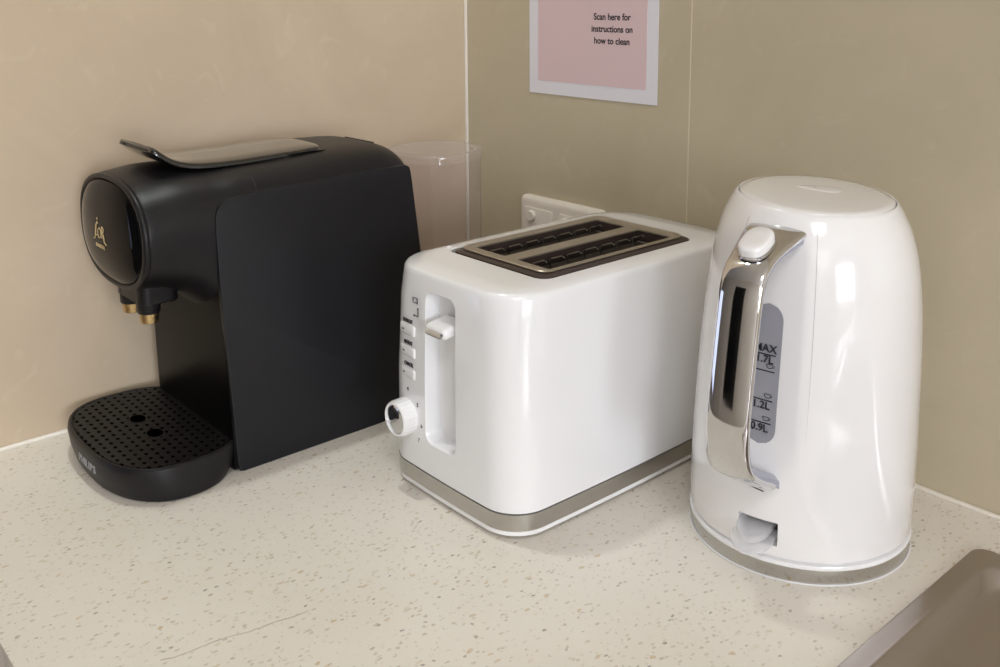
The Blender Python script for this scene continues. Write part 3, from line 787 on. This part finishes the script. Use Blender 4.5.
# side panels
def side(sgn):
    bm = bmesh.new()
    P = catmull([(-.4020, .0005), (-.4058, .0010), (-.4085, .0040), (-.4100, .020), (-.4125, .08), (-.4155, .15), (-.4168, .205), (-.4165, .2240), (-.4140, .2330), (-.4080, .2385), (-.3990, .2412), (-.385, .2425), (-.324, .2450), (-.260, .2464), (-.229, .2469), (-.2222, .2459), (-.2187, .2415), (-.2160, .22), (-.2098, .1636), (-.201, .08), (-.1935, .006), (-.191, .0010), (-.198, .0005), (-.30, .0003)], 4)
    def xs(z): return .0812-.0030*(max(0, z)/.245)**2
    rings = []
    cy, cz = -.305, .125
    for out, k in ((-.0065, .994), (-.0008, 1.0), (-.0002, .9985), (0, .994)):
        rings.append([(MX+sgn*(xs(z)+out), cy+(y-cy)*k, cz+(z-cz)*k) for y, z in P[:-1]])
    loft(bm, rings, True, True)
    return Rc(link_mesh('side_panel', bm, M_panel, smooth=30))
side(1)
# oval front: matt ring and glossy lens
bm = bmesh.new()
def fr(k, y, dz=0): return [(x, y, z) for x, z in superell(MX, .2110+dz, .0742*k, .0475*k, 2.4, 96)]
loft(bm, [fr(1.0, -.468), fr(1.0, -.4705), fr(1.008, -.4715), fr(1.008, -.4735), fr(.995, -.4748), fr(.955, -.4755), fr(.925, -.4750), fr(.91, -.4738)], True, True)
Rc(link_mesh('front_ring', bm, M_black, smooth=50))
bm = bmesh.new()
loft(bm, [fr(.912, -.4735), fr(.908, -.4746), fr(.88, -.4762), fr(.78, -.4788), fr(.62, -.4812), fr(.42, -.4831), fr(.22, -.4841), fr(.06, -.4844)], True, True)
lens = Rc(link_mesh('front_cover', bm, M_lens, smooth=60))
# gold script mark and small word beneath it
for s, dx, dz, size, sh in (('L', -.0090, .0005, .0150, .35), ('\u2019', -.0050, .0075, .0130, .2), ('O', -.0010, -.0012, .0140, .15), ('R', .0070, .0000, .0160, .1)):
    g = text('gold_lettering', s, size, M_goldtxt, None, (MX+.0025+dx, -.4849, .2120+dz), (1, 0, 0), (0, 0, 1), .0002, shear=sh, off=-.00025, sx=.8); g.parent = lens
bm = bmesh.new()      # swash strokes of the script
tube(bm, [(MX-.0120, -.4850, .2045), (MX-.0090, -.4850, .2050), (MX-.0060, -.4850, .2110), (MX-.0035, -.4850, .2185), (MX-.0015, -.4850, .2205), (MX, -.4850, .2190)], .0004, 6)
tube(bm, [(MX+.0105, -.4850, .2105), (MX+.0130, -.4850, .2050), (MX+.0160, -.4845, .2030)], .0004, 6)
g = link_mesh('gold_swash', bm, M_goldtxt); g.parent = lens
g = text('small_lettering', 'BARISTA', .0046, M_goldtxt, None, (MX+.0025, -.4850, .2000), (1, 0, 0), (0, 0, 1), .0002, off=-.00005, sx=1.15); g.parent = lens
# lid lever: thin curved paddle
LP = catmull([(-.4500, .2830, .0270), (-.4495, .2829, .0330), (-.4470, .2815, .0380), (-.4415, .2770, .0400), (-.4340, .2718, .0405), (-.4230, .2678, .0410), (-.405, .2652, .0410), (-.375, .2646, .0410), (-.350, .2653, .0410), (-.322, .2661, .0408), (-.303, .2668, .0400), (-.293, .2671, .0360), (-.2890, .2672, .0260)], 4)
LX = .1045
bm = bmesh.new(); rings = []
for i, (y, z, w) in enumerate(LP):
    a = LP[max(0, i-1)]; b = LP[min(len(LP)-1, i+1)]; dy, dz = b[0]-a[0], b[1]-a[1]; l = math.hypot(dy, dz); ny, nz = -dz/l, dy/l
    th = .0036
    rings.append([(LX+s*w, y+ny*d, z+nz*d) for s, d in ((-1, -th), (-1.01, -th/2), (-.985, 0), (-.93, .0009), (-.4, .0014), (.4, .0014), (.93, .0009), (.985, 0), (1.01, -th/2), (1, -th), (.5, -th-.0006), (-.5, -th-.0006))])
loft(bm, rings, True, True)
Rc(link_mesh('lid_lever', bm, M_lever, smooth=50))
bm = bmesh.new()      # recess behind and beneath the lever
loft(bm, [[(x, y, z) for x, y in rrect(LX-.0425, LX+.0425, -.335, -.2845, .012, 8)] for z in (.2500, .2651)], True, True)
Rc(link_mesh('lever_recess', bm, M_glossblk, smooth=40))
# tank lid slot on the top at the rear
bm = bmesh.new(); box(bm, MX-.02, MX+.030, -.2290, -.2270, .2600, .2638); Rc(link_mesh('vent_slit', bm, M_dark))
# spout block and two gold spouts
bm = bmesh.new()
loft(bm, [[(x, y, z) for x, y in rrect(MX-.0300+i, MX+.0300-i, -.4640+i, -.4300, .008, 6)] for i, z in ((.002, .1475), (0, .1490), (0, .168))], True, True)
Rc(link_mesh('spout_block', bm, M_black, smooth=40))
for x in (MX-.0185, MX+.0200):
    bm = bmesh.new(); lathe(bm, [(.0088, .1400), (.0096, .1410), (.0098, .1500), (.0098, .168)], x, -.4545, 40, True, True)
    s_ = Rc(link_mesh('spout_sleeve', bm, M_black, smooth=40))
    bm = bmesh.new(); lathe(bm, [(.0045, .1330), (.0066, .1312), (.0074, .1318), (.0086, .1405)], x, -.4545, 40, True, True)
    g = link_mesh('gold_spout', bm, M_gold, smooth=40); g.parent = s_
# drip tray
bm = bmesh.new()
def tr2(hw, lf, lb, z, n=2.75, dx=0.):
    out = []
    for i in range(96):
        t = 2*PI*i/96; c, s = math.cos(t), math.sin(t)
        out.append((MX+dx+hw*spow(c, 2/n), -.4540+(lb if s > 0 else lf)*spow(s, 2/n), z))
    return out
loft(bm, [tr2(.0800, .0500, .050, .0004, 2.2, .008), tr2(.0850, .0535, .056, .0012, 2.25, .007), tr2(.0885, .0568, .060, .0070, 2.4, .0040), tr2(.0905, .0580, .062, .0160, 2.6, .0012), tr2(.0912, .0582, .063, .0250), tr2(.0905, .0575, .063, .0290), tr2(.0890, .0562, .062, .0305), tr2(.0870, .0545, .061, .0302), tr2(.0862, .0537, .060, .0290)], True, True)
dt = Rc(link_mesh('drip_tray', bm, M_black, smooth=35))
bm = bmesh.new(); loft(bm, [tr2(.0858, .0533, .059, z) for z in (.0288, .0302)], True, True)
g = link_mesh('drip_grid', bm, M_grid, smooth=35); g.parent = dt
for x in (MX-.0185, MX+.0200):
    bm = bmesh.new()
    loft(bm, [[(x+a*math.cos(2*PI*k/32), -.4565+.75*a*math.sin(2*PI*k/32), z) for k in range(32)] for a, z in ((.0098, .03025), (.0098, .0306), (.0088, .0306), (.0084, .0303))], True, True)
    h = link_mesh('drain_hole', bm, M_dark); h.parent = dt
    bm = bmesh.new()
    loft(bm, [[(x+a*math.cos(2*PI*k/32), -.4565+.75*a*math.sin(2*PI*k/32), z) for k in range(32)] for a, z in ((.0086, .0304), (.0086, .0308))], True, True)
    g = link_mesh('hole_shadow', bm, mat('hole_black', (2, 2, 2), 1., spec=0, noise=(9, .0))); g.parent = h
def tray_y(x): return -.4540-.0582*(1-min(.999, abs(x-MX)/.0905)**2.65)**(1/2.65)
LM = bmesh.new(); lx = MX-.0085
for ch, wd in (('P', .0062), ('H', .0072), ('I', .0034), ('L', .0056), ('I', .0034), ('P', .0062), ('S', .0058)):
    xc = lx+wd/2; sl = (tray_y(xc+.001)-tray_y(xc-.001))/.002
    g = text('t', ch, .0098, M_greytxt, None, (xc, tray_y(xc)-.0001, .0172), (1, sl, 0), (0, 0, 1), .0003, off=.0001, sx=1.05)
    LM.from_mesh(g.data); bpy.data.objects.remove(g); lx += wd
g = link_mesh('tray_lettering', LM, M_greytxt); g.parent = dt
# water tank at the rear
TX, TY = .1045, -.1300
bm = bmesh.new(); lathe(bm, [(.0455, .012), (.0475, .014), (.0485, .10), (.0492, .2335)], TX, TY, 96, True, False)
tk = Rc(link_mesh('water_tank', bm, M_clear, smooth=50))
bm = bmesh.new(); lathe(bm, [(.0497, .2330), (.0505, .2335), (.0505, .2375), (.0498, .2380), (.0498, .2390), (.0508, .2395), (.0508, .2425), (.0500, .2435), (.0465, .2437), (.0455, .2428), (.04, .2426)], TX, TY, 96, False, True)
g = link_mesh('tank_lid', bm, M_clearrim, smooth=40); g.parent = tk
bm = bmesh.new(); loft(bm, [[(x, y, z) for x, y in rrect(TX-.052, TX+.052, -.20, TY+.052, .03, 8)] for z in (.001, .012)], True, True)
Rc(link_mesh('tank_base', bm, M_black, smooth=40))

# ------------------------------------------------------------------ camera
cam = bpy.data.cameras.new('camera'); co = bpy.data.objects.new('camera', cam); COL.objects.link(co)
r_ = Vector((0.6597420284909941, 0.7514674313780694, -0.006095524639839937))
d_ = Vector((0.1189450330225762, -0.11242851057138906, -0.9865150323892472))
f_ = Vector((-0.7420192281618089, 0.650120396225765, -0.16355713206524436))
M3 = Matrix((r_, -d_, -f_)).transposed()
co.matrix_world = Matrix.Translation((0.92497104, -0.75655532, .41)) @ M3.to_4x4()
cam.sensor_width = 36; cam.lens = 976.74*36/1000; cam.shift_y = (151.675-333.5)/1000
cam.clip_start = .01; cam.clip_end = 50
S.camera = co

# ------------------------------------------------------------------ light
def area(name, loc_, target, sx, sy, power, col):
    l = bpy.data.lights.new(name, 'AREA'); l.shape = 'RECTANGLE'; l.size = sx; l.size_y = sy; l.energy = power; l.color = col
    o = bpy.data.objects.new(name, l); COL.objects.link(o); o.location = loc_
    o.rotation_euler = (Vector(target)-Vector(loc_)).to_track_quat('-Z', 'Y').to_euler(); return o
area('window_daylight', (RX-.02, -1.4, .52), (0, -.7, .0), 1.0, .95, 24, (.92, .96, 1.))
area('ceiling_light', (1.4, -1.2, ZC-.02), (1.2, -1.0, -1),   .5, .5, 8, (.97, .98, 1.))
area('room_fill', (2.3, -2.4, 1.2), (.5, 0, .1), 1.4, .7, 4.5, (1., .98, .97))  # added fill for light from the rest of the room, no fixture
l = bpy.data.lights.new('downlight', 'SPOT'); l.energy = 17; l.shadow_soft_size = .035; l.spot_size = 1.05; l.spot_blend = 1.; l.color = (.93, 1., .95)
o = bpy.data.objects.new('downlight', l); COL.objects.link(o); o.location = (.06, -.42, ZC-.03)
w = bpy.data.worlds.new('world'); S.world = w; w.use_nodes = True
w.node_tree.nodes['Background'].inputs[0].default_value = (.9, .93, 1, 1); w.node_tree.nodes['Background'].inputs[1].default_value = .6
S.view_settings.view_transform = 'Standard'
S.view_settings.exposure = .38
S.cycles.use_denoising = True
S.cycles.max_bounces = 10; S.cycles.diffuse_bounces = 5; S.cycles.transparent_max_bounces = 16
S.cycles.sample_clamp_indirect = 6
